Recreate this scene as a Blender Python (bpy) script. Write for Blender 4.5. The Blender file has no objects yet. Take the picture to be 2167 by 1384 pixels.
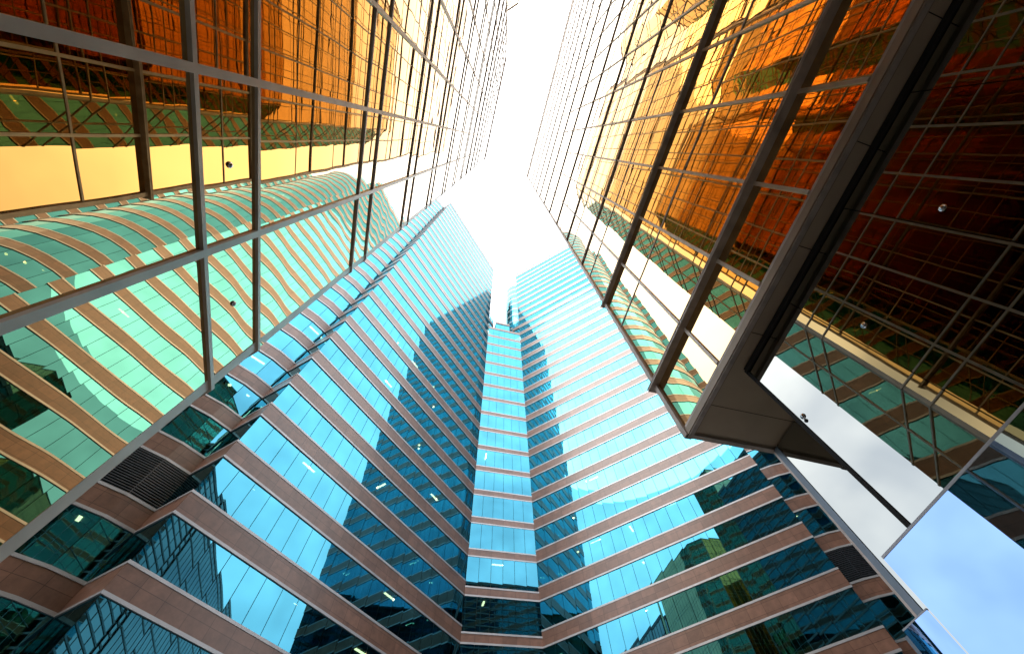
import bpy, math, random
from mathutils import Vector, Matrix
R = random.Random(11)
S = bpy.context.scene
COL = S.collection
EYE = 1.6
pi = math.pi

# ------------------------------------------------------------------ helpers
class MB:
    """collects quads, boxes and polygons for one mesh"""
    def __init__(self): self.v = []; self.f = []; self.uv = []
    def poly(self, pts, uv=None):
        i = len(self.v); self.v += [tuple(p) for p in pts]
        self.f.append(list(range(i, i + len(pts))))
        self.uv += (uv if uv else [(p[0] + p[1], p[2]) for p in pts])
    def build(self, name, mat, parent=None, kind=None):
        me = bpy.data.meshes.new(name)
        me.from_pydata(self.v, [], self.f)
        ul = me.uv_layers.new(name='UVMap')
        for k, l in enumerate(me.loops): ul.data[k].uv = self.uv[k]
        me.materials.append(mat); me.update()
        o = bpy.data.objects.new(name, me); COL.objects.link(o)
        if parent: o.parent = parent
        if kind: o['kind'] = kind
        return o

class Wall:
    """a vertical wall running from a to b in plan; outside is on the right hand when walking a -> b if side=1"""
    def __init__(self, a, b, side=1):
        self.a = Vector(a); d = Vector(b) - Vector(a); self.L = d.length; self.d = d / self.L
        self.n = Vector((self.d.y, -self.d.x)) * side; self.side = side
    def p(self, s, z, o=0.0):
        q = self.a + self.d * s + self.n * o
        return (q.x, q.y, z)
    def quad(self, m, s0, s1, z0, z1, o=0.0, tilt=0.0, u0=0.0):
        a = R.gauss(0, tilt) if tilt else 0; b = R.gauss(0, tilt * .7) if tilt else 0
        hs = (s1 - s0) / 2; hz = (z1 - z0) / 2
        a = max(-2.2 * tilt, min(2.2 * tilt, a)) * hs; b = max(-2.2 * tilt, min(2.2 * tilt, b)) * hz
        P = [self.p(s0, z0, o - a - b), self.p(s1, z0, o + a - b), self.p(s1, z1, o + a + b), self.p(s0, z1, o - a + b)]
        U = [(-hs, -hz), (hs, -hz), (hs, hz), (-hs, hz)]
        if self.side < 0: P.reverse(); U.reverse()
        m.poly(P, U)
    def box(self, m, s0, s1, z0, z1, o0, o1, u0=0.0):
        c = [[[self.p(s, z, o) for o in (o0, o1)] for z in (z0, z1)] for s in (s0, s1)]
        u = lambda *q: [(u0 + a, b) for a, b in q]
        def add(P, U):
            if self.side < 0: P = P[::-1]; U = U[::-1]
            m.poly(P, U)
        add([c[0][0][1], c[1][0][1], c[1][1][1], c[0][1][1]], u((s0, z0), (s1, z0), (s1, z1), (s0, z1)))
        add([c[1][0][0], c[0][0][0], c[0][1][0], c[1][1][0]], u((s1, z0), (s0, z0), (s0, z1), (s1, z1)))
        add([c[0][0][0], c[1][0][0], c[1][0][1], c[0][0][1]], u((s0, z0), (s1, z0), (s1, z0 + .1), (s0, z0 + .1)))
        add([c[0][1][1], c[1][1][1], c[1][1][0], c[0][1][0]], u((s0, z1), (s1, z1), (s1, z1 + .1), (s0, z1 + .1)))
        add([c[0][0][0], c[0][0][1], c[0][1][1], c[0][1][0]], u((s0, z0), (s0 + .1, z0), (s0 + .1, z1), (s0, z1)))
        add([c[1][0][1], c[1][0][0], c[1][1][0], c[1][1][1]], u((s1, z0), (s1 + .1, z0), (s1 + .1, z1), (s1, z1)))

def cbox(m, x0, x1, y0, y1, z0, z1):
    w = Wall((x0, y0), (x1, y0), 1); w.box(m, 0, x1 - x0, z0, z1, -(y1 - y0), 0)

def inset_path(path, dist, side=1, closed=True):
    """offset a plan path inwards (away from the outside)"""
    out = []; N = len(path)
    for i in range(N):
        p = Vector(path[i]); ns = []
        for j, k in ((i - 1, i), (i, i + 1)):
            if not closed and (j < 0 or k >= N): continue
            w = Wall(path[j % N], path[k % N], side); ns.append(w.n)
        if len(ns) == 1: out.append(p - ns[0] * dist)
        else:
            c = 1 + ns[0].dot(ns[1])
            out.append(p - (ns[0] + ns[1]) * (dist / max(.25, c)))
    return out

def ring(m, path, z0, z1, o0, o1, side=1, closed=False):
    """mitred band of rectangular section along a plan path, o1 the outer offset"""
    A = inset_path(path, -o0, side, closed); B = inset_path(path, -o1, side, closed); N = len(path)
    s = 0
    for i in range(N if closed else N - 1):
        j = (i + 1) % N
        L = (Vector(path[j]) - Vector(path[i])).length
        a0, a1, b0, b1 = A[i], A[j], B[i], B[j]
        q = lambda v, z: (v.x, v.y, z)
        F = [([q(b0, z0), q(b1, z0), q(b1, z1), q(b0, z1)], [(s, z0), (s + L, z0), (s + L, z1), (s, z1)]),
             ([q(a0, z0), q(a1, z0), q(b1, z0), q(b0, z0)], [(s, z0), (s + L, z0), (s + L, z0 + .1), (s, z0 + .1)]),
             ([q(b0, z1), q(b1, z1), q(a1, z1), q(a0, z1)], [(s, z1), (s + L, z1), (s + L, z1 + .1), (s, z1 + .1)])]
        for P, U in F:
            if side < 0: P = P[::-1]; U = U[::-1]
            m.poly(P, U)
        s += L
    if not closed:
        for i in (0, N - 1):
            a, b = A[i], B[i]
            m.poly([(a.x, a.y, z0), (b.x, b.y, z0), (b.x, b.y, z1), (a.x, a.y, z1)], [(0, z0), (.1, z0), (.1, z1), (0, z1)])

def empty(name, loc, label, cat, group=None):
    o = bpy.data.objects.new(name, None); COL.objects.link(o)
    o['label'] = label; o['category'] = cat
    if group: o['group'] = group
    return o

# ------------------------------------------------------------------ materials
def mat(name):
    m = bpy.data.materials.new(name); m.use_nodes = True
    nt = m.node_tree; nt.nodes.clear()
    out = nt.nodes.new('ShaderNodeOutputMaterial')
    return m, nt, out
def N(nt, t, **k):
    n = nt.nodes.new(t)
    for a, b in k.items():
        if a in n.inputs: n.inputs[a].default_value = b
        else: setattr(n, a, b)
    return n
def link(nt, a, ao, b, bi): nt.links.new(a.outputs[ao], b.inputs[bi])

def mirror_glass(name, f0, warp=.004, warp_scale=.9, see=0.0, tint=(.3, .5, .55, 1), vary=.06, rough=.0, roller=0.0, pillow=0.0, edge=(1, 1, 1)):
    """coated reflective glass: metallic reflection with a coloured normal reflectance, slightly wavy panes"""
    m, nt, out = mat(name)
    tc = N(nt, 'ShaderNodeTexCoord')
    no = N(nt, 'ShaderNodeTexNoise', Scale=warp_scale, Detail=1.0)
    link(nt, tc, 'Object', no, 'Vector')
    bump = N(nt, 'ShaderNodeBump', Strength=1.0, Distance=warp)
    if roller > 0:
        mp = N(nt, 'ShaderNodeMapping'); mp.inputs['Scale'].default_value = (.35, .35, 2.2)
        link(nt, tc, 'Object', mp, 'Vector')
        n2 = N(nt, 'ShaderNodeTexNoise', Scale=1.0, Detail=0.0); link(nt, mp, 'Vector', n2, 'Vector')
        mx = N(nt, 'ShaderNodeMath', operation='MULTIPLY_ADD'); mx.inputs[1].default_value = roller
        link(nt, n2, 'Fac', mx, 0); link(nt, no, 'Fac', mx, 2); link(nt, mx, 0, bump, 'Height')
    else:
        link(nt, no, 'Fac', bump, 'Height')
    if pillow:
        # every pane bellies out a little between its edges
        uv = N(nt, 'ShaderNodeUVMap'); uv.uv_map = 'UVMap'
        d2 = N(nt, 'ShaderNodeVectorMath', operation='DOT_PRODUCT'); link(nt, uv, 'UV', d2, 0); link(nt, uv, 'UV', d2, 1)
        b2 = N(nt, 'ShaderNodeBump', Strength=1.0, Distance=pillow); link(nt, d2, 'Value', b2, 'Height')
        link(nt, bump, 'Normal', b2, 'Normal'); bump = b2
    # slow change of the coating across the facade
    n3 = N(nt, 'ShaderNodeTexNoise', Scale=.35, Detail=2.0); link(nt, tc, 'Object', n3, 'Vector')
    mr = N(nt, 'ShaderNodeMapRange'); mr.inputs['To Min'].default_value = 1 - vary; mr.inputs['To Max'].default_value = 1 + vary
    mr.inputs['From Min'].default_value = .3; mr.inputs['From Max'].default_value = .7
    link(nt, n3, 'Fac', mr, 'Value')
    vm = N(nt, 'ShaderNodeVectorMath', operation='SCALE'); vm.inputs[0].default_value = f0
    link(nt, mr, 'Result', vm, 'Scale')
    pb = N(nt, 'ShaderNodeBsdfPrincipled', Metallic=1.0, Roughness=rough); pb.inputs['Specular Tint'].default_value = (*edge, 1)
    link(nt, vm, 'Vector', pb, 'Base Color'); link(nt, bump, 'Normal', pb, 'Normal')
    if see > 0:
        tr = N(nt, 'ShaderNodeBsdfTransparent', Color=tint)
        mix = N(nt, 'ShaderNodeMixShader', Fac=see)
        link(nt, pb, 0, mix, 1); link(nt, tr, 0, mix, 2); link(nt, mix, 0, out, 'Surface')
    else: link(nt, pb, 0, out, 'Surface')
    return m

def plain(name, col, rough=.5, metal=0.0, spec=.5, var=.12, scale=3.0, bump=0.0):
    m, nt, out = mat(name)
    tc = N(nt, 'ShaderNodeTexCoord'); no = N(nt, 'ShaderNodeTexNoise', Scale=scale, Detail=6.0)
    link(nt, tc, 'Object', no, 'Vector')
    mr = N(nt, 'ShaderNodeMapRange'); mr.inputs['To Min'].default_value = 1 - var; mr.inputs['To Max'].default_value = 1 + var
    mr.inputs['From Min'].default_value = .3; mr.inputs['From Max'].default_value = .7
    link(nt, no, 'Fac', mr, 'Value')
    vm = N(nt, 'ShaderNodeVectorMath', operation='SCALE'); vm.inputs[0].default_value = col; link(nt, mr, 'Result', vm, 'Scale')
    pb = N(nt, 'ShaderNodeBsdfPrincipled', Metallic=metal, Roughness=rough); pb.inputs['Specular IOR Level'].default_value = spec
    link(nt, vm, 'Vector', pb, 'Base Color')
    if bump:
        b = N(nt, 'ShaderNodeBump', Strength=.4, Distance=bump); link(nt, no, 'Fac', b, 'Height'); link(nt, b, 'Normal', pb, 'Normal')
    link(nt, pb, 0, out, 'Surface')
    return m

def granite(name, col, dark, tw=1.27, th=.7):
    """polished granite cladding slabs with dark joints, laid out in metres by the UVs"""
    m, nt, out = mat(name)
    uv = N(nt, 'ShaderNodeUVMap')
    br = N(nt, 'ShaderNodeTexBrick'); br.offset = 0.0; br.squash = 1.0
    br.inputs['Scale'].default_value = 1.0; br.inputs['Mortar Size'].default_value = .014
    br.inputs['Brick Width'].default_value = tw; br.inputs['Row Height'].default_value = th
    br.inputs['Color1'].default_value = (1.12, 1.12, 1.12, 1); br.inputs['Color2'].default_value = (.82, .82, .82, 1)
    br.inputs['Mortar'].default_value = (.42, .4, .4, 1); br.inputs['Bias'].default_value = 0
    link(nt, uv, 'UV', br, 'Vector')
    tc = N(nt, 'ShaderNodeTexCoord'); no = N(nt, 'ShaderNodeTexNoise', Scale=2.4, Detail=8.0, Roughness=.7); link(nt, tc, 'Object', no, 'Vector')
    cr = N(nt, 'ShaderNodeMix', data_type='RGBA'); cr.inputs[6].default_value = (*dark, 1); cr.inputs[7].default_value = (*col, 1)
    mr = N(nt, 'ShaderNodeMapRange'); mr.inputs['From Min'].default_value = .25; mr.inputs['From Max'].default_value = .6
    link(nt, no, 'Fac', mr, 'Value'); link(nt, mr, 'Result', cr, 0)
    mp = N(nt, 'ShaderNodeMapping'); mp.inputs['Scale'].default_value = (.9, .3, 1); link(nt, uv, 'UV', mp, 'Vector')
    ns = N(nt, 'ShaderNodeTexNoise', Scale=1.6, Detail=5.0); link(nt, mp, 'Vector', ns, 'Vector')
    ms = N(nt, 'ShaderNodeMapRange'); ms.inputs['From Min'].default_value = .3; ms.inputs['From Max'].default_value = .7
    ms.inputs['To Min'].default_value = .86; ms.inputs['To Max'].default_value = 1.1; link(nt, ns, 'Fac', ms, 'Value')
    sc = N(nt, 'ShaderNodeVectorMath', operation='SCALE'); link(nt, br, 'Color', sc, 0); link(nt, ms, 'Result', sc, 'Scale')
    mu = N(nt, 'ShaderNodeMix', data_type='RGBA', blend_type='MULTIPLY'); mu.inputs[0].default_value = 1.0
    link(nt, cr, 2, mu, 6); link(nt, sc, 'Vector', mu, 7)
    pb = N(nt, 'ShaderNodeBsdfPrincipled', Roughness=.3); pb.inputs['Specular IOR Level'].default_value = .45
    link(nt, mu, 2, pb, 'Base Color'); link(nt, pb, 0, out, 'Surface')
    return m

def lamp(name, col, strength):
    m, nt, out = mat(name)
    e = N(nt, 'ShaderNodeEmission', Color=(*col, 1), Strength=strength); link(nt, e, 0, out, 'Surface'); return m

M = {}
M['gold'] = mirror_glass('gold glass', (.63, .445, .215), warp=.0018, warp_scale=.8, roller=.4, pillow=-.0022, edge=(1, 1, 1))
M['bronze'] = mirror_glass('bronze glass', (.33, .33, .295), warp=.0008, warp_scale=.5)
M['blue'] = mirror_glass('blue glass', (.052, .222, .30), warp=.0025, warp_scale=.45, see=.13, pillow=-.0042, edge=(.62, .95, 1), tint=(.45, .8, .8, 1), vary=.12)
M['screen'] = mirror_glass('screen glass', (.20, .31, .52), warp=.006, warp_scale=.45)
M['frame'] = plain('bronze frame', (.60, .51, .42), rough=.42, metal=.2, scale=2.5, var=.18)
M['fin'] = plain('dark bronze fin', (.46, .38, .33), rough=.5, metal=.2, scale=4, var=.25)
M['backing'] = plain('dark backing', (.012, .011, .01), rough=.8)
M['soffit'] = plain('brown soffit', (.46, .345, .24), rough=.55, scale=1.2, var=.1)
M['beam'] = plain('bronze brown beam', (.30, .215, .15), rough=.45, metal=.2, scale=2, var=.15)
M['granite'] = granite('pink granite', (.205, .103, .07), (.13, .066, .046))
M['alu'] = plain('pale aluminium', (.36, .35, .36), rough=.4, metal=.35, scale=1.0, var=.1)
M['louvre'] = plain('black louvre', (.035, .038, .046), rough=.35, metal=.3)
M['interior'] = plain('office interior', (.07, .08, .075), rough=.8, scale=.6, var=.5)
M['slab'] = plain('office ceiling', (.16, .18, .17), rough=.85, scale=.5, var=.3)
M['lamp'] = lamp('ceiling lamp', (1.0, .84, .46), 7)
M['steel'] = plain('steel button', (.5, .5, .52), rough=.2, metal=1.0)
M['rubber'] = plain('black camera', (.02, .02, .025), rough=.3)
M['trimblue'] = plain('grey blue trim', (.14, .17, .2), rough=.4, metal=.4)
M['paving'] = plain('paving', (.16, .15, .14), rough=.8, scale=4, var=.2, bump=.01)
M['roof'] = plain('roof', (.2, .2, .2), rough=.9)

# ------------------------------------------------------------------ ground
g = MB(); g.poly([(-900, -900, 0), (900, -900, 0), (900, 900, 0), (-900, 900, 0)])
o = g.build('ground', M['paving']); o['kind'] = 'structure'

# ------------------------------------------------------------------ camera data used to rank panes
CR = Vector((.955695, -.280858, -.088123)); CU = Vector((-.222376, -.885023, .409003)); CB = Vector((-.192862, -.371285, -.908268))
LENS, SHX, SHY = 817.2 / 2167 * 36, -65.57 / 2167, -22.6 / 2167
EYEV = Vector((0, 0, EYE))
def proj(p):
    v = Vector(p) - EYEV; z = -v.dot(CB)
    if z <= .05: return None
    return (1149.07 + 817.2 * v.dot(CR) / z, 669.4 - 817.2 * v.dot(CU) / z)
def area_in_view(pts):
    q = [proj(p) for p in pts]
    if any(c is None for c in q): return 0
    cx = sum(c[0] for c in q) / len(q); cy = sum(c[1] for c in q) / len(q)
    if not (-120 < cx < 2290 and -120 < cy < 1500): return 0
    a = 0
    for i in range(len(q)):
        x0, y0 = q[i]; x1, y1 = q[(i + 1) % len(q)]; a += x0 * y1 - x1 * y0
    return abs(a) / 2

def curtain(root, walls, splits, levels, matl, tilt, limit):
    """glass panes between mullions and transoms: the largest in the picture are parts of their own, the rest one part"""
    cand = []
    for w, sp in zip(walls, splits):
        for a, b in zip(sp[:-1], sp[1:]):
            for z0, z1 in zip(levels[:-1], levels[1:]):
                c = [w.p(a, z0), w.p(b, z0), w.p(b, z1), w.p(a, z1)]
                vis = area_in_view(c) if (Vector((0, 0)) - w.a).dot(w.n) > 0 else 0
                cand.append((vis, w, a, b, z0, z1))
    cand.sort(key=lambda t: -t[0])
    rest = MB()
    for i, (vis, w, a, b, z0, z1) in enumerate(cand):
        if i < limit and vis > 0:
            m = MB(); w.quad(m, a, b, z0, z1, 0, tilt); m.build('glass_pane', matl, root)
        else: w.quad(rest, a, b, z0, z1, 0, tilt)
    rest.build('glass_panes', matl, root, 'stuff')

def even(a, b, step):
    n = max(1, round((b - a) / step)); return [a + (b - a) * i / n for i in range(n + 1)]

# ================================================================== LEFT GOLD TOWER
FOOT = -.32
K = .84
LROOF = 55 + EYE
def Lp(s): return (-2.1 + s * .00698, s)
lpath = [(-22, 4.95), (-4.28, 4.95), Lp(2.74), Lp(-9.05), (-3.8, -10.7), (-3.8, -12.75), (-2.17, -14.4), (-2.2, -32), (-22, -32)]
LT = empty('gold_glass_tower', (0, 0, 0), 'gold mirror glass tower with thin bronze grid along the left side, reflecting striped facades', 'tower')
lw = [Wall(lpath[i], lpath[i + 1], -1) for i in range(len(lpath) - 1)]
low = [3.18 + EYE + 3.52 * k for k in range(-1, 15)]; upp = [3.91 + EYE + 3.53 * k for k in range(-1, 15)]
llev = sorted([FOOT] + [z for z in low + upp if .1 < z < LROOF - .4]) + [LROOF - .05]
fs = [0.0] + [2.74 - s for s in [1.437 - 1.292 * k for k in range(0, 9)] if 2.74 - s < lw[2].L - .1] + [lw[2].L]
lsplit = []
for i, w in enumerate(lw):
    lsplit.append(fs if i == 2 else even(0, w.L, 1.29))
mb = MB(); inner = inset_path(lpath, .12, -1)
for a, b in zip(inner, inner[1:] + inner[:1]):
    w = Wall((a.x, a.y), (b.x, b.y), -1); w.quad(mb, 0, w.L, FOOT, LROOF - .1)
mb.build('backing_wall', M['backing'], LT)
mb = MB(); mb.poly([(p.x, p.y, LROOF - .1) for p in inner]); mb.build('roof', M['roof'], LT)
curtain(LT, lw, lsplit, llev, M['gold'], .0021, 100)
for z in llev[1:-1]:
    m = MB(); ring(m, lpath, z, z + .042, -.05, .027, -1); m.build('transom', M['frame'], LT)
m = MB(); ring(m, lpath, LROOF - .12, LROOF + .1, -.1, .07, -1); m.build('parapet', M['frame'], LT)
nm = 0; rest = MB()
for i, (w, sp) in enumerate(zip(lw, lsplit)):
    for s in (sp[1:-1] if i == 2 else sp[1:-1]):
        m = MB() if i in (1, 2, 3) else rest
        w.box(m, s - .031, s + .031, FOOT, LROOF, -.05, .0285)
        if m is not rest: m.build('mullion', M['frame'], LT)
rest.build('mullions', M['frame'], LT, 'stuff')
# corner frames
m = MB(); lw[2].box(m, .002, .10, FOOT, LROOF + .1, -.06, .004); m.build('corner_frame', M['frame'], LT)
m = MB(); lw[1].box(m, lw[1].L - .1, lw[1].L - .002, FOOT, LROOF + .1, -.06, .004); m.build('corner_frame', M['frame'], LT)
m = MB(); lw[2].box(m, lw[2].L - .1, lw[2].L + .02, FOOT, LROOF + .1, -.06, .055); m.build('corner_frame', M['frame'], LT)

def button(root, w, s, z, o, r=.035):
    m = MB(); prof = [(r * 1.25, 0), (r * 1.25, .2 * r), (r, .3 * r), (r * .92, .55 * r), (r * .65, .8 * r), (r * .3, .93 * r), (0.0001, .97 * r)]
    n = 14
    for (ra, pa), (rb, pb) in zip(prof[:-1], prof[1:]):
        for k in range(n):
            t0, t1 = 2 * pi * k / n, 2 * pi * (k + 1) / n
            m.poly([w.p(s + ra * math.cos(t0), z + ra * math.sin(t0), o + pa), w.p(s + ra * math.cos(t1), z + ra * math.sin(t1), o + pa),
                    w.p(s + rb * math.cos(t1), z + rb * math.sin(t1), o + pb), w.p(s + rb * math.cos(t0), z + rb * math.sin(t0), o + pb)])
    ob = m.build('anchor_button', M['steel'], root)
    return ob
for s in (.789, 2.035, -.5, -1.8):
    button(LT, lw[2], 2.74 - s, 3.56 + EYE, .004, .021)

# ================================================================== RIGHT GOLD TOWER
RROOF = 61.5 + EYE
RT = empty('gold_glass_tower', (0, 0, 0), 'dark framed gold glass tower on the right, jutting out over a recessed mirror base', 'tower')
SOF = 5.05 + EYE
rpath = [(4.2, -34), (4.2, 3.655), (10.1, 3.655), (10.1, -34)]
rw = [Wall(rpath[i], rpath[i + 1], -1) for i in range(3)]
fin = [6.555 + EYE, 11.1 + EYE] + [15.38 + EYE + 4.39 * k for k in range(0, 11)]; thin = [9.4 + EYE + 4.39 * k for k in range(-1, 13)]
rlev = sorted([SOF + .1] + [z for z in fin + thin if SOF + .3 < z < RROOF - .4] + [RROOF - .05])
s0 = 34
fy = [2.26, .83, -.567, -1.98, -3.4] + [-3.4 - 1.41 * k for k in range(1, 21)]
rs = sorted([0.0] + [s0 + y for y in fy if s0 + y > .3] + [rw[0].L])
rsplit = [rs, even(0, rw[1].L, 1.41), even(0, rw[2].L, 1.41)]
mb = MB(); inner = inset_path(rpath, .12, -1)
for a, b in zip(inner, inner[1:] + inner[:1]):
    w = Wall((a.x, a.y), (b.x, b.y), -1); w.quad(mb, 0, w.L, SOF + .02, RROOF - .1)
mb.build('backing_wall', M['backing'], RT)
mb = MB(); mb.poly([(p.x, p.y, RROOF - .1) for p in inner]); mb.build('roof', M['roof'], RT)
curtain(RT, rw, rsplit, rlev, M['gold'], .0024, 100)
for z in rlev[1:-1]:
    deep = min(abs(z - f) for f in fin) < .01
    k = min(range(len(fin)), key=lambda i: abs(fin[i] - z))
    m = MB()
    if deep:
        p = .15 if k == 0 else .13 if k == 1 else .05
        ring(m, rpath, z, z + .05, -.05, p, -1)
        ring(m, rpath, z + .05, z + .075, p - .05, p + .008, -1)      # raised lip on the outer edge
        ring(m, rpath, z + .05, z + .09, -.05, .03, -1)
        m.build('horizontal_fin', M['fin'], RT)
    else:
        ring(m, rpath, z, z + .045, -.05, .018, -1); m.build('transom', M['fin'], RT)
m = MB(); ring(m, rpath, RROOF - .12, RROOF + .1, -.1, .07, -1); m.build('parapet', M['frame'], RT)
rest = MB()
for i, (w, sp) in enumerate(zip(rw, rsplit)):
    for s in sp[1:-1]:
        m = MB() if (i == 0 and s > 18) or i == 1 else rest
        w.box(m, s - .032, s + .032, SOF + .205, RROOF, -.05, .03)
        if m is not rest: m.build('mullion', M['frame'], RT)
rest.build('mullions', M['frame'], RT, 'stuff')
m = MB(); rw[0].box(m, rw[0].L - .05, rw[0].L + .05, SOF, RROOF + .1, -.08, .06); m.build('corner_frame', M['fin'], RT)
# edge beam above the soffit with its stepped lips
m = MB(); ring(m, [(4.2, -34), (4.2, 3.655), (6.35, 3.655)], SOF - .0, SOF + .13, -.1, .03, -1); m.build('edge_beam', M['beam'], RT)
m = MB(); ring(m, [(4.2, -34), (4.2, 3.655), (6.35, 3.655)], SOF + .131, SOF + .20, -.1, .012, -1)
ring(m, [(4.2, -34), (4.2, 3.655), (6.35, 3.655)], SOF - .02, SOF + .03, -.07, .012, -1); m.build('edge_trim', M['fin'], RT)
# soffit panels with open joints
m = MB()
ys = [3.60, 2.95, 1.54, .13, -1.28, -2.69, -4.1, -8, -14, -22, -34]
for a, b in zip(ys[:-1], ys[1:]):
    m.poly([(4.28, b + .006, SOF + .02), (4.28, a - .006, SOF + .02), (6.4, a - .006, SOF + .02), (6.4, b + .006, SOF + .02)])
m.build('soffit_panel', M['soffit'], RT)
m = MB(); m.poly([(4.25, -34, SOF + .05), (4.25, 3.62, SOF + .05), (10, 3.62, SOF + .05), (10, -34, SOF + .05)]); m.build('soffit_backing', M['backing'], RT)
# recessed base of bronze mirror glass
XW, YE, XB, YB = 4.535, 2.17, 5.96, 3.5
bw = Wall((XW, -34), (XW, YE), -1)
jo = [bw.L - (YE - y) for y in (.92, -.49, -1.9, -3.31, -4.72, -6.13, -7.54, -8.95)]
sp = sorted([0.0] + jo + [bw.L])
for a, b in zip(sp[:-1], sp[1:]):
    m = MB(); bw.quad(m, a + .006, b - .006, FOOT, SOF - .01, 0, .0008); m.build('base_pane', M['bronze'], RT)
m = MB(); bw.box(m, 0, bw.L - .02, FOOT, SOF, -.1, -.02)
cbox(m, XW + .03, XB + .04, YE - .12, YE - .03, FOOT, SOF); m.build('base_backing', M['backing'], RT)
w2 = Wall((XW + .004, YE), (XB, YE), -1); m = MB(); w2.quad(m, 0, w2.L, FOOT, SOF - .01); m.build('base_pane', M['bronze'], RT)
w3 = Wall((XB, YE), (XB - .02, YB), -1); m = MB(); w3.quad(m, 0.004, w3.L - .002, FOOT, SOF - .01, 0, 0); m.build('base_pane', M['bronze'], RT)
m = MB(); w3.box(m, 0.0, w3.L - .01, FOOT, SOF, -.1, -.02); m.build('base_backing', M['backing'], RT)
m = MB(); w3.box(m, w3.L, w3.L + .1, FOOT, SOF - .02, -.06, .012); m.build('base_trim', M['trimblue'], RT)
m = MB(); w3.box(m, w3.L + .1, w3.L + .15, FOOT, SOF - .02, -.06, -.01); m.build('base_trim', M['fin'], RT)
w4 = Wall((XB, YB + .15), (10.1, YB + .15), -1); m = MB(); w4.quad(m, 0, w4.L, FOOT, SOF - .01, -.03); m.build('base_pane', M['bronze'], RT)
m = MB(); bw.box(m, bw.L - .022, bw.L + .03, FOOT, SOF - .02, -.03, .014); m.build('base_trim', M['backing'], RT)
m = MB(); bw.box(m, 0, bw.L, SOF - .09, SOF - .0, .0, .03); m.build('base_trim', M['backing'], RT)
for y in (.723, -.68, 2.085, -2.1):
    button(RT, bw, bw.L - (YE - y), 3.77 + EYE, .002, .03)

# low glass screen standing in front of the base
SC = empty('glass_screen', (0, 0, 0), 'pale blue frameless glass screen at the lower right, mirroring bright cloudy sky', 'glass screen')
def screen_pane(y0, y1, z0, z1, x, bow, name):
    m = MB(); ny, nz = 26, 18
    def P(i, j):
        t = i / ny; q = j / nz
        y = y0 + (y1 - y0) * t; z = z0 + (z1 - z0) * q
        return (x - bow * math.sin(pi * q) * .6 - bow * math.sin(pi * min(1, t * 1.0)) * .5, y, z)
    for i in range(ny):
        for j in range(nz):
            m.poly([P(i, j), P(i, j + 1), P(i + 1, j + 1), P(i + 1, j)])
    ob = m.build(name, M['screen'], SC)
    for f in ob.data.polygons: f.use_smooth = True
    return ob
XS = XW - .035
for y0, y1 in ((-1.1, 2.60), (-5.0, -1.11), (-9, -5.01)):
    screen_pane(y1, y0, FOOT, 2.195 + EYE, XS, .012, 'screen_pane')
screen_pane(2.94, 2.612, FOOT, 1.745 + EYE, XS - .012, .010, 'screen_pane')
m = MB(); cbox(m, XS - .005, XS + .02, -9, 2.60, 2.197 + EYE, 2.222 + EYE); m.build('top_rail', M['alu'], SC)
m = MB(); cbox(m, XS - .012, XS + .012, 2.615, 2.945, 1.746 + EYE, 1.76 + EYE); m.build('top_rail', M['alu'], SC)
m = MB(); cbox(m, XS - .0, XS + .06, 2.945, 2.985, FOOT, 1.72 + EYE); m.build('end_bracket', M['trimblue'], SC)

# small black camera by the corner of the base
cm = MB(); wv = bw
ob = button(RT, bw, bw.L - .07, 3.70 + EYE, .004, .02); ob.name = 'dome_camera'; ob.data.materials[0] = M['rubber']

for root in (LT, RT, SC):
    root.scale = (K, K, K); root.location = (0, 0, EYE * (1 - K))

# ================================================================== BLUE TOWER
V6 = Vector((5.872, 39.567)); V7 = Vector((13.425, 39.567)); q2 = math.sqrt(.5)
dW_ = Vector((q2, q2))
V8 = V6 - dW_ * 25.37
AX = (V6.x + V7.x) / 2
out_n = Vector((q2, -q2))
NB = 9; RB = 9.5
left = []                                            # from V8 outwards
n0 = V8 - out_n * 2.7; left += [V8, n0]
cb = n0 - out_n * RB
for k in range(1, NB + 1):
    t = pi / 2 * k / NB
    left.append(cb + out_n * RB * math.cos(t) - dW_ * RB * math.sin(t))
e1 = left[-1] - out_n * 3.0; e2 = e1 - dW_ * 2.0; e3 = e2 - out_n * 8.0
left += [e1, e2, e3]
mir = lambda p: Vector((2 * AX - p.x, p.y))
bpath = [tuple(p) for p in reversed(left)] + [tuple(V6), tuple(V7)] + [tuple(mir(p)) for p in left[:-2]] + [tuple(mir(e1 - dW_ * 6.0)), tuple(mir(e1 - dW_ * 6.0 - out_n * 8.0))]
# index helpers
nl = len(left)
iV8, iV6, iV7, iVR = nl - 1, nl, nl + 1, nl + 2
BT = empty('blue_glass_tower', (0, 0, 0), 'tall turquoise glass tower banded with pink granite, folded around an inner corner straight ahead', 'tower')
PER, ZB0 = 3.9, 19.45 + EYE
KS = list(range(-5, 28))
SH = 1.4
WIN, CEN, SIDE = [], [], MB()
segs = [(i, Wall(bpath[i], bpath[i + 1], 1)) for i in range(len(bpath) - 1)]
def seg_kind(i):
    if i == iV8: return 'L'
    if i == iV7: return 'R'
    if i == iV6: return 'C'
    if nl - 1 - 1 - NB <= i <= nl - 3: return 'BL'
    if iVR + 1 <= i <= iVR + NB: return 'BR'
    return 'S'
sets = {}
for i, w in segs: sets.setdefault(seg_kind(i), []).append(w)
ZC = ZB0 + 16 * PER                                   # terrace of the middle bay
def panes(m, w, z0, z1, o=0.0, step=1.262, tilt=.0016):
    n = max(1, round(w.L / step))
    for a in range(n):
        s0, s1 = w.L * a / n, w.L * (a + 1) / n
        w.quad(m, s0 + .018, s1 - .018, z0, z1, o, tilt)
LOUV = -1
upper = MB()
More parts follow.
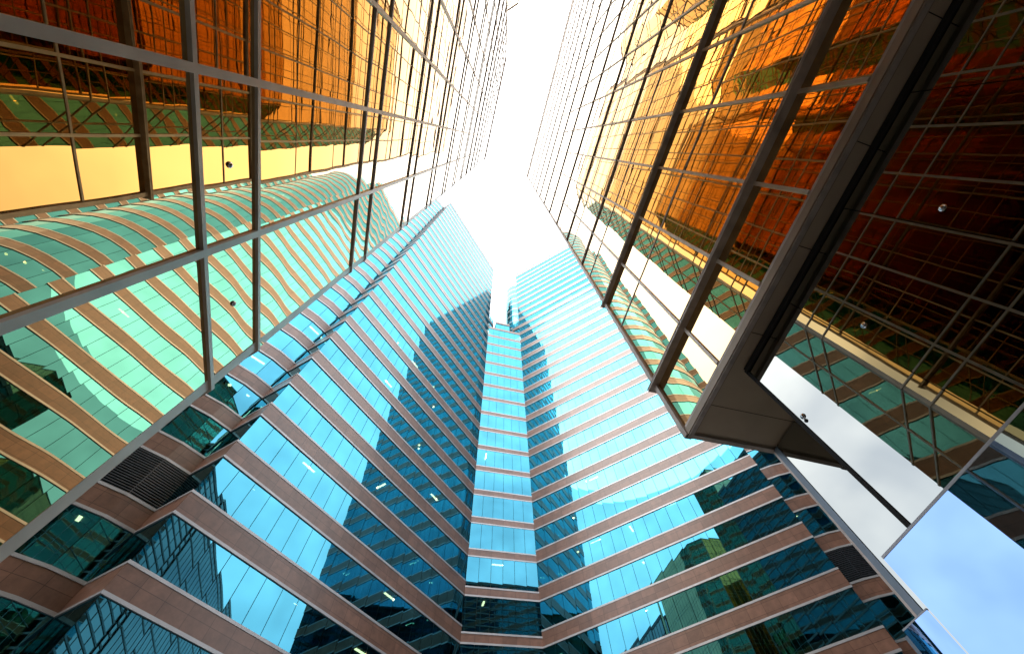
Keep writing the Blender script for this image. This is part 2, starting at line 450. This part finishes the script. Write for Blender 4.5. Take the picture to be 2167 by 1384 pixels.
for k in KS:
    zb = ZB0 + PER * k; zt = zb + PER
    for kind, ws in sets.items():
        if kind == 'C' and zt > ZC + .1: continue
        z0 = zb + (.9 if kind == 'C' else SH) - .02; z1 = zt + .02
        if kind in ('BL', 'BR') and k == LOUV:
            lv = MB()
            for w in ws:
                n = 18
                for j in range(n):
                    a = z0 + .03 + (z1 - z0 - .06) * j / n; h = (z1 - z0 - .06) / n
                    w.box(lv, 0, w.L, a, a + h * .45, -.06, .06)
                w.quad(lv, 0, w.L, z0, z1, -.1)
                w.box(lv, -.02, .02, z0, z1, -.06, .06)
            lv.build('louvre', M['louvre'], BT); continue
        if kind == 'S': m = upper
        elif k <= 16 and k >= -3: m = MB()
        else: m = upper
        for w in ws: panes(m, w, z0, z1, -.0 if kind != 'C' else .05)
        if m is not upper: m.build('window_band', M['blue'], BT)
    # granite band with two aluminium trims
    def paths(k):
        if zb > ZC - .1 and k > 15: return [bpath[:iV6 + 1], bpath[iV7:]]
        return [bpath]
    m = MB(); t = MB()
    for pth in paths(k):
        top = zb + SH
        if len(pth) == len(bpath):
            for sub, hh in ((bpath[:iV6 + 1], SH), (bpath[iV6:iV7 + 1], .9), (bpath[iV7:], SH)):
                ring(m, sub, zb + .13, zb + hh - .13, -.5, .06, 1)
                ring(t, sub, zb - .02, zb + .13, -.5, .075, 1); ring(t, sub, zb + hh - .13, zb + hh + .02, -.5, .085, 1)
        else:
            ring(m, pth, zb + .13, top - .13, -.5, .06, 1)
            ring(t, pth, zb - .02, zb + .13, -.5, .075, 1); ring(t, pth, top - .13, top + .02, -.5, .085, 1)
    b = m.build('granite_band', M['granite'], BT); t.build('metal_trim', M['alu'], b)
    # floor plate
    m = MB(); q = inset_path(bpath, .45, 1, False); m.poly([(p.x, p.y, zb + .35) for p in q] + [(2 * AX - e3.x, 70, zb + .35), (e3.x, 70, zb + .35)])
    if k <= 15: m.build('floor_slab', M['slab'], BT)
upper.build('window_bands', M['blue'], BT, 'stuff')
ZTOP = ZB0 + PER * 27 + SH
# parapet
m = MB()
for pth in (bpath[:iV6 + 1], bpath[iV7:]): ring(m, pth, ZTOP - .05, ZTOP + .5, -.4, .12, 1)
m.build('parapet', M['alu'], BT)
# core walls inside
m = MB(); q = inset_path(bpath, 4.2, 1, False)
sel = [q[iV8] + dW_ * 1.0, q[iV6] - dW_ * 2.5, q[iV7] + Vector((q2, -q2)) * 2.5, q[iVR] - Vector((-q2, q2)) * 1.0]
for a, b in zip(sel[:-1], sel[1:]):
    w = Wall((a.x, a.y), (b.x, b.y), 1); w.quad(m, 0, w.L, 0, ZC - .5 if abs(w.d.y) < .1 else ZTOP)
for sgn in (0, 1):
    c0 = cb if sgn == 0 else mir(cb)
    for kk in range(10):
        pts = []
        for t in (kk, kk + 1):
            an = pi / 2 * t / 9 - .2
            p = cb + out_n * (RB - 3.5) * math.cos(an) - dW_ * (RB - 3.5) * math.sin(an)
            pts.append(p if sgn == 0 else mir(p))
        m.poly([(pts[0].x, pts[0].y, 0), (pts[1].x, pts[1].y, 0), (pts[1].x, pts[1].y, ZTOP), (pts[0].x, pts[0].y, ZTOP)])
m.build('core_wall', M['interior'], BT)
# roofs of both wings (seen from above or in mirrors)
m = MB(); e = 14.0
lwg = [Vector(p) for p in bpath[:iV6 + 1]]
m.poly([(p.x, p.y, ZTOP - .1) for p in lwg] + [(V6.x - 6, V6.y + 14, ZTOP - .1), (e3.x, 60, ZTOP - .1)])
m.poly([(2 * AX - p.x, p.y, ZTOP - .1) for p in lwg] + [(2 * AX - V6.x + 6, V6.y + 14, ZTOP - .1), (2 * AX - e3.x, 60, ZTOP - .1)])
m.build('roof', M['roof'], BT)
# inner ends of the wings above the terrace
for sgn in (0, 1):
    f = (lambda p: p) if sgn == 0 else mir
    a = V6; b_ = V6 + dW_ * 1.9; c_ = b_ + Vector((-q2, q2)) * 9
    w = Wall(tuple(f(a)), tuple(f(b_)), 1 if sgn == 0 else -1)
    m = MB(); s_ = MB()
    for k in (16, 17):
        zb = ZB0 + PER * k
        panes(m, w, zb + SH, zb + PER, 0); w.box(s_, 0, w.L, zb, zb + SH, -.3, .1)
    m.build('terrace_window', M['blue'], BT); s_.build('terrace_band', M['granite'], BT)
    w = Wall(tuple(f(V6 + dW_ * .0)), tuple(f(V6 + Vector((-q2, q2)) * 12)), 1 if sgn == 0 else -1)
    m = MB(); s_ = MB()
    for k in range(16, 27):
        zb = ZB0 + PER * k
        panes(m, w, zb + SH, zb + PER, -.02); w.box(s_, 0.02, w.L, zb, zb + SH, -.3, .05)
    m.build('end_window', M['blue'], BT); s_.build('end_band', M['granite'], BT)
# set back middle block above the terrace
sb = Wall((V6.x + 1.95, V6.y + 1.95), (V7.x - 1.95, V7.y + 1.95), 1)
m = MB(); s_ = MB()
for k in (16, 17):
    zb = ZB0 + PER * k; panes(m, sb, zb + .9, zb + PER); sb.box(s_, 0, sb.L, zb, zb + .9, -.5, .1)
sb.box(s_, 0, sb.L, ZB0 + PER * 18, ZB0 + PER * 18 + .9, -6, .1)
m.build('terrace_window', M['blue'], BT); s_.build('terrace_band', M['granite'], BT)
m = MB(); m.poly([(V6.x, V6.y, ZC + .3), (V7.x, V7.y, ZC + .3), (V7.x - 2, V7.y + 2, ZC + .3), (V6.x + 2, V6.y + 2, ZC + .3)])
ring(m, [tuple(V6), tuple(V7)], ZC, ZC + .9, -.4, .1, 1); m.build('terrace_edge', M['granite'], BT)
# round stair bay behind the right wing's inner end
cc = Vector((14.75, 44.0)); rr = 3.75; m = MB(); s_ = MB(); n = 20
for j in range(n):
    t0, t1 = pi / 2 + pi * 1.1 * j / n, pi / 2 + pi * 1.1 * (j + 1) / n
    a = cc + Vector((math.cos(t0), math.sin(t0))) * rr; b_ = cc + Vector((math.cos(t1), math.sin(t1))) * rr
    w = Wall(tuple(a), tuple(b_), 1)
    for k in range(17, 26):
        zb = ZB0 + PER * k - 1.2
        w.quad(m, 0, w.L, zb + .5, zb + PER); w.quad(s_, 0, w.L, zb, zb + .5, .02)
m.build('stair_window', M['blue'], BT); s_.build('stair_band', M['alu'], BT)

# lamps seen through the glass, just under the ceilings
def ceil_lamp(w, s, k, tube, dep):
    z = ZB0 + PER * (k + 1) + .30
    m = MB(); c = w.p(s, z, -dep); 
    if tube:
        ang = R.choice((0, pi / 2)) + math.atan2(w.d.y, w.d.x); u = Vector((math.cos(ang), math.sin(ang))); v = Vector((-u.y, u.x))
        P = [(c[0] + u.x * a + v.x * b, c[1] + u.y * a + v.y * b, z) for a, b in ((-.6, -.09), (.6, -.09), (.6, .09), (-.6, .09))]
        T = [(p[0], p[1], z + .04) for p in P]
        m.poly(P[::-1]); m.poly(T)
        for i in range(4): m.poly([P[i], P[(i + 1) % 4], T[(i + 1) % 4], T[i]])
    else:
        n = 10; r = .13
        P = [(c[0] + r * math.cos(2 * pi * i / n), c[1] + r * math.sin(2 * pi * i / n), z) for i in range(n)]
        T = [(p[0], p[1], z + .04) for p in P]
        m.poly(P[::-1]); m.poly(T)
        for i in range(n): m.poly([P[i], P[(i + 1) % n], T[(i + 1) % n], T[i]])
    m.build('ceiling_light', M['lamp'], BT)
LW, RW_, CW = sets['L'][0], sets['R'][0], sets['C'][0]
spots = []
for k in range(-2, 8):
    for w, n in ((LW, 3), (RW_, 3), (CW, 1)):
        for j in range(n):
            if R.random() < .45: spots.append((w, R.uniform(1, w.L - 1), k, R.random() < .45, R.uniform(.75, 1.5)))
for w in sets['BL'][-4:] + sets['BR'][:4]:
    for k in (-2, 0, 1, 2, 4): 
        if R.random() < .5: spots.append((w, w.L * .5, k, R.random() < .3, R.uniform(.75, 1.2)))
for a in spots[:95]: ceil_lamp(*a)

# ================================================================== BUILDINGS SEEN ONLY IN THE MIRRORS
def block(root, x0, x1, y0, y1, z0, z1, glass, per, fr, step, clip=None):
    p = [(x0, y0), (x0, y1), (x1, y1), (x1, y0)]
    m = MB(); b = MB()
    for i in range(4):
        w = Wall(p[i], p[(i + 1) % 4], -1)
        n = max(1, round(w.L / step))
        z = z0
        while z < z1 - .3:
            zz = min(z1, z + per)
            for a in range(n): w.quad(m, w.L * a / n, w.L * (a + 1) / n, z, zz, 0, .003)
            z = zz
        for a in range(n): w.box(b, w.L * a / n - .05, w.L * a / n + .05, z0, z1, -.02, .05)
    m.build('glass_wall', glass, root)
    z = z0 + per
    while z < z1 + .1:
        ring(b, p, z - .12, z + .12, -.1, .09, -1, True); z += per
    ring(b, p, z1 - .3, z1 + .3, -.1, .12, -1, True)
    b.build('facade_grid', fr, root)
    t = MB(); t.poly([(x, y, z1) for x, y in p]); t.build('roof', M['roof'], root)
OB = empty('office_block', (0, 0, 0), 'lower bronze glass office block behind the right hand tower, seen mirrored in the blue glass', 'office block')
block(OB, 8.8, 27.5, -34, 3.55, 0, 46 + EYE, M['bronze'], 1.4, M['fin'], 2.8)
OC = empty('office_block', (0, 0, 0), 'farther bronze glass office block, mirrored in the rounded right bay of the blue tower', 'office block')
block(OC, 27.9, 64, -30, 3.7, 0, 46.5 + EYE, M['bronze'], 3.6, M['fin'], 1.8)
TB = empty('office_block', (0, 0, 0), 'plain bronze glass office block beyond the left tower, mirrored in the rounded left bay', 'office block')
block(TB, -52, -19, -30, 4.1, 0, 42 + EYE, M['bronze'], 3.6, M['granite'], 1.6)

# ------------------------------------------------------------------ sky
SUN_EL, SUN_AZ = math.radians(52), math.radians(228)      # azimuth measured from +Y towards +X
W = bpy.data.worlds.new('World'); S.world = W; W.use_nodes = True
nt = W.node_tree; nt.nodes.clear()
sky = N(nt, 'ShaderNodeTexSky'); sky.sky_type = 'NISHITA'; sky.sun_disc = False
sky.sun_elevation = SUN_EL; sky.sun_rotation = SUN_AZ; sky.air_density = 1.0; sky.dust_density = 1.2; sky.ozone_density = 1.5
tc = N(nt, 'ShaderNodeTexCoord')
no = N(nt, 'ShaderNodeTexNoise', Scale=2.3, Detail=4.0, Roughness=.45, Distortion=.3)
mp = N(nt, 'ShaderNodeMapping'); mp.inputs['Scale'].default_value = (1, 1, 1.6); mp.inputs['Location'].default_value = (1.3, .4, .2)
link(nt, tc, 'Generated', mp, 'Vector'); link(nt, mp, 'Vector', no, 'Vector')
sx = N(nt, 'ShaderNodeSeparateXYZ'); link(nt, tc, 'Generated', sx, 'Vector')
el = N(nt, 'ShaderNodeMapRange'); el.inputs['From Min'].default_value = .45; el.inputs['From Max'].default_value = .92
el.inputs['To Min'].default_value = 0.0; el.inputs['To Max'].default_value = .45
link(nt, sx, 'Z', el, 'Value')
ad = N(nt, 'ShaderNodeMath', operation='ADD'); link(nt, no, 'Fac', ad, 0); link(nt, el, 'Result', ad, 1)
dt = N(nt, 'ShaderNodeVectorMath', operation='DOT_PRODUCT')
dt.inputs[1].default_value = (math.sin(SUN_AZ) * math.cos(SUN_EL), math.cos(SUN_AZ) * math.cos(SUN_EL), math.sin(SUN_EL))
link(nt, tc, 'Generated', dt, 0)
gl = N(nt, 'ShaderNodeMapRange'); gl.inputs['From Min'].default_value = .72; gl.inputs['From Max'].default_value = 1.0
gl.inputs['To Min'].default_value = 0.0; gl.inputs['To Max'].default_value = .35; link(nt, dt, 'Value', gl, 'Value')
ad2 = N(nt, 'ShaderNodeMath', operation='ADD'); link(nt, ad, 0, ad2, 0); link(nt, gl, 'Result', ad2, 1); ad = ad2
cov = N(nt, 'ShaderNodeMapRange'); cov.interpolation_type = 'SMOOTHSTEP'
cov.inputs['From Min'].default_value = .18; cov.inputs['From Max'].default_value = 1.0; cov.inputs['To Min'].default_value = .14
link(nt, ad, 0, cov, 'Value')
mx = N(nt, 'ShaderNodeMix', data_type='RGBA'); mx.inputs[7].default_value = (14.5, 14.8, 15.2, 1)
link(nt, cov, 'Result', mx, 0); link(nt, sky, 'Color', mx, 6)
bg = N(nt, 'ShaderNodeBackground', Strength=.15); link(nt, mx, 2, bg, 'Color')
wo = N(nt, 'ShaderNodeOutputWorld'); link(nt, bg, 0, wo, 'Surface')
sd = bpy.data.lights.new('sun', 'SUN'); sd.energy = .8; sd.angle = math.radians(30); sd.color = (1, .95, .88)
so = bpy.data.objects.new('sun', sd); COL.objects.link(so)
dirv = Vector((math.sin(SUN_AZ) * math.cos(SUN_EL), math.cos(SUN_AZ) * math.cos(SUN_EL), math.sin(SUN_EL)))
so.rotation_euler = dirv.to_track_quat('Z', 'Y').to_euler(); so.location = dirv * 200

# ------------------------------------------------------------------ camera
cd = bpy.data.cameras.new('camera'); cd.lens = LENS; cd.sensor_width = 36; cd.sensor_fit = 'HORIZONTAL'
cd.shift_x = SHX; cd.shift_y = SHY; cd.clip_start = .05; cd.clip_end = 3000
co = bpy.data.objects.new('camera', cd); COL.objects.link(co)
mw = Matrix.Identity(4)
for i, v in enumerate((CR, CU, CB)):
    for j in range(3): mw[j][i] = v[j]
mw[0][3], mw[1][3], mw[2][3] = EYEV
co.matrix_world = mw
S.camera = co

S.view_settings.view_transform = 'Standard'; S.view_settings.look = 'None'; S.view_settings.gamma = 1
S.view_settings.exposure = 1.05
S.cycles.max_bounces = 16; S.cycles.glossy_bounces = 12; S.cycles.diffuse_bounces = 3; S.cycles.transparent_max_bounces = 12
S.cycles.sample_clamp_indirect = 12
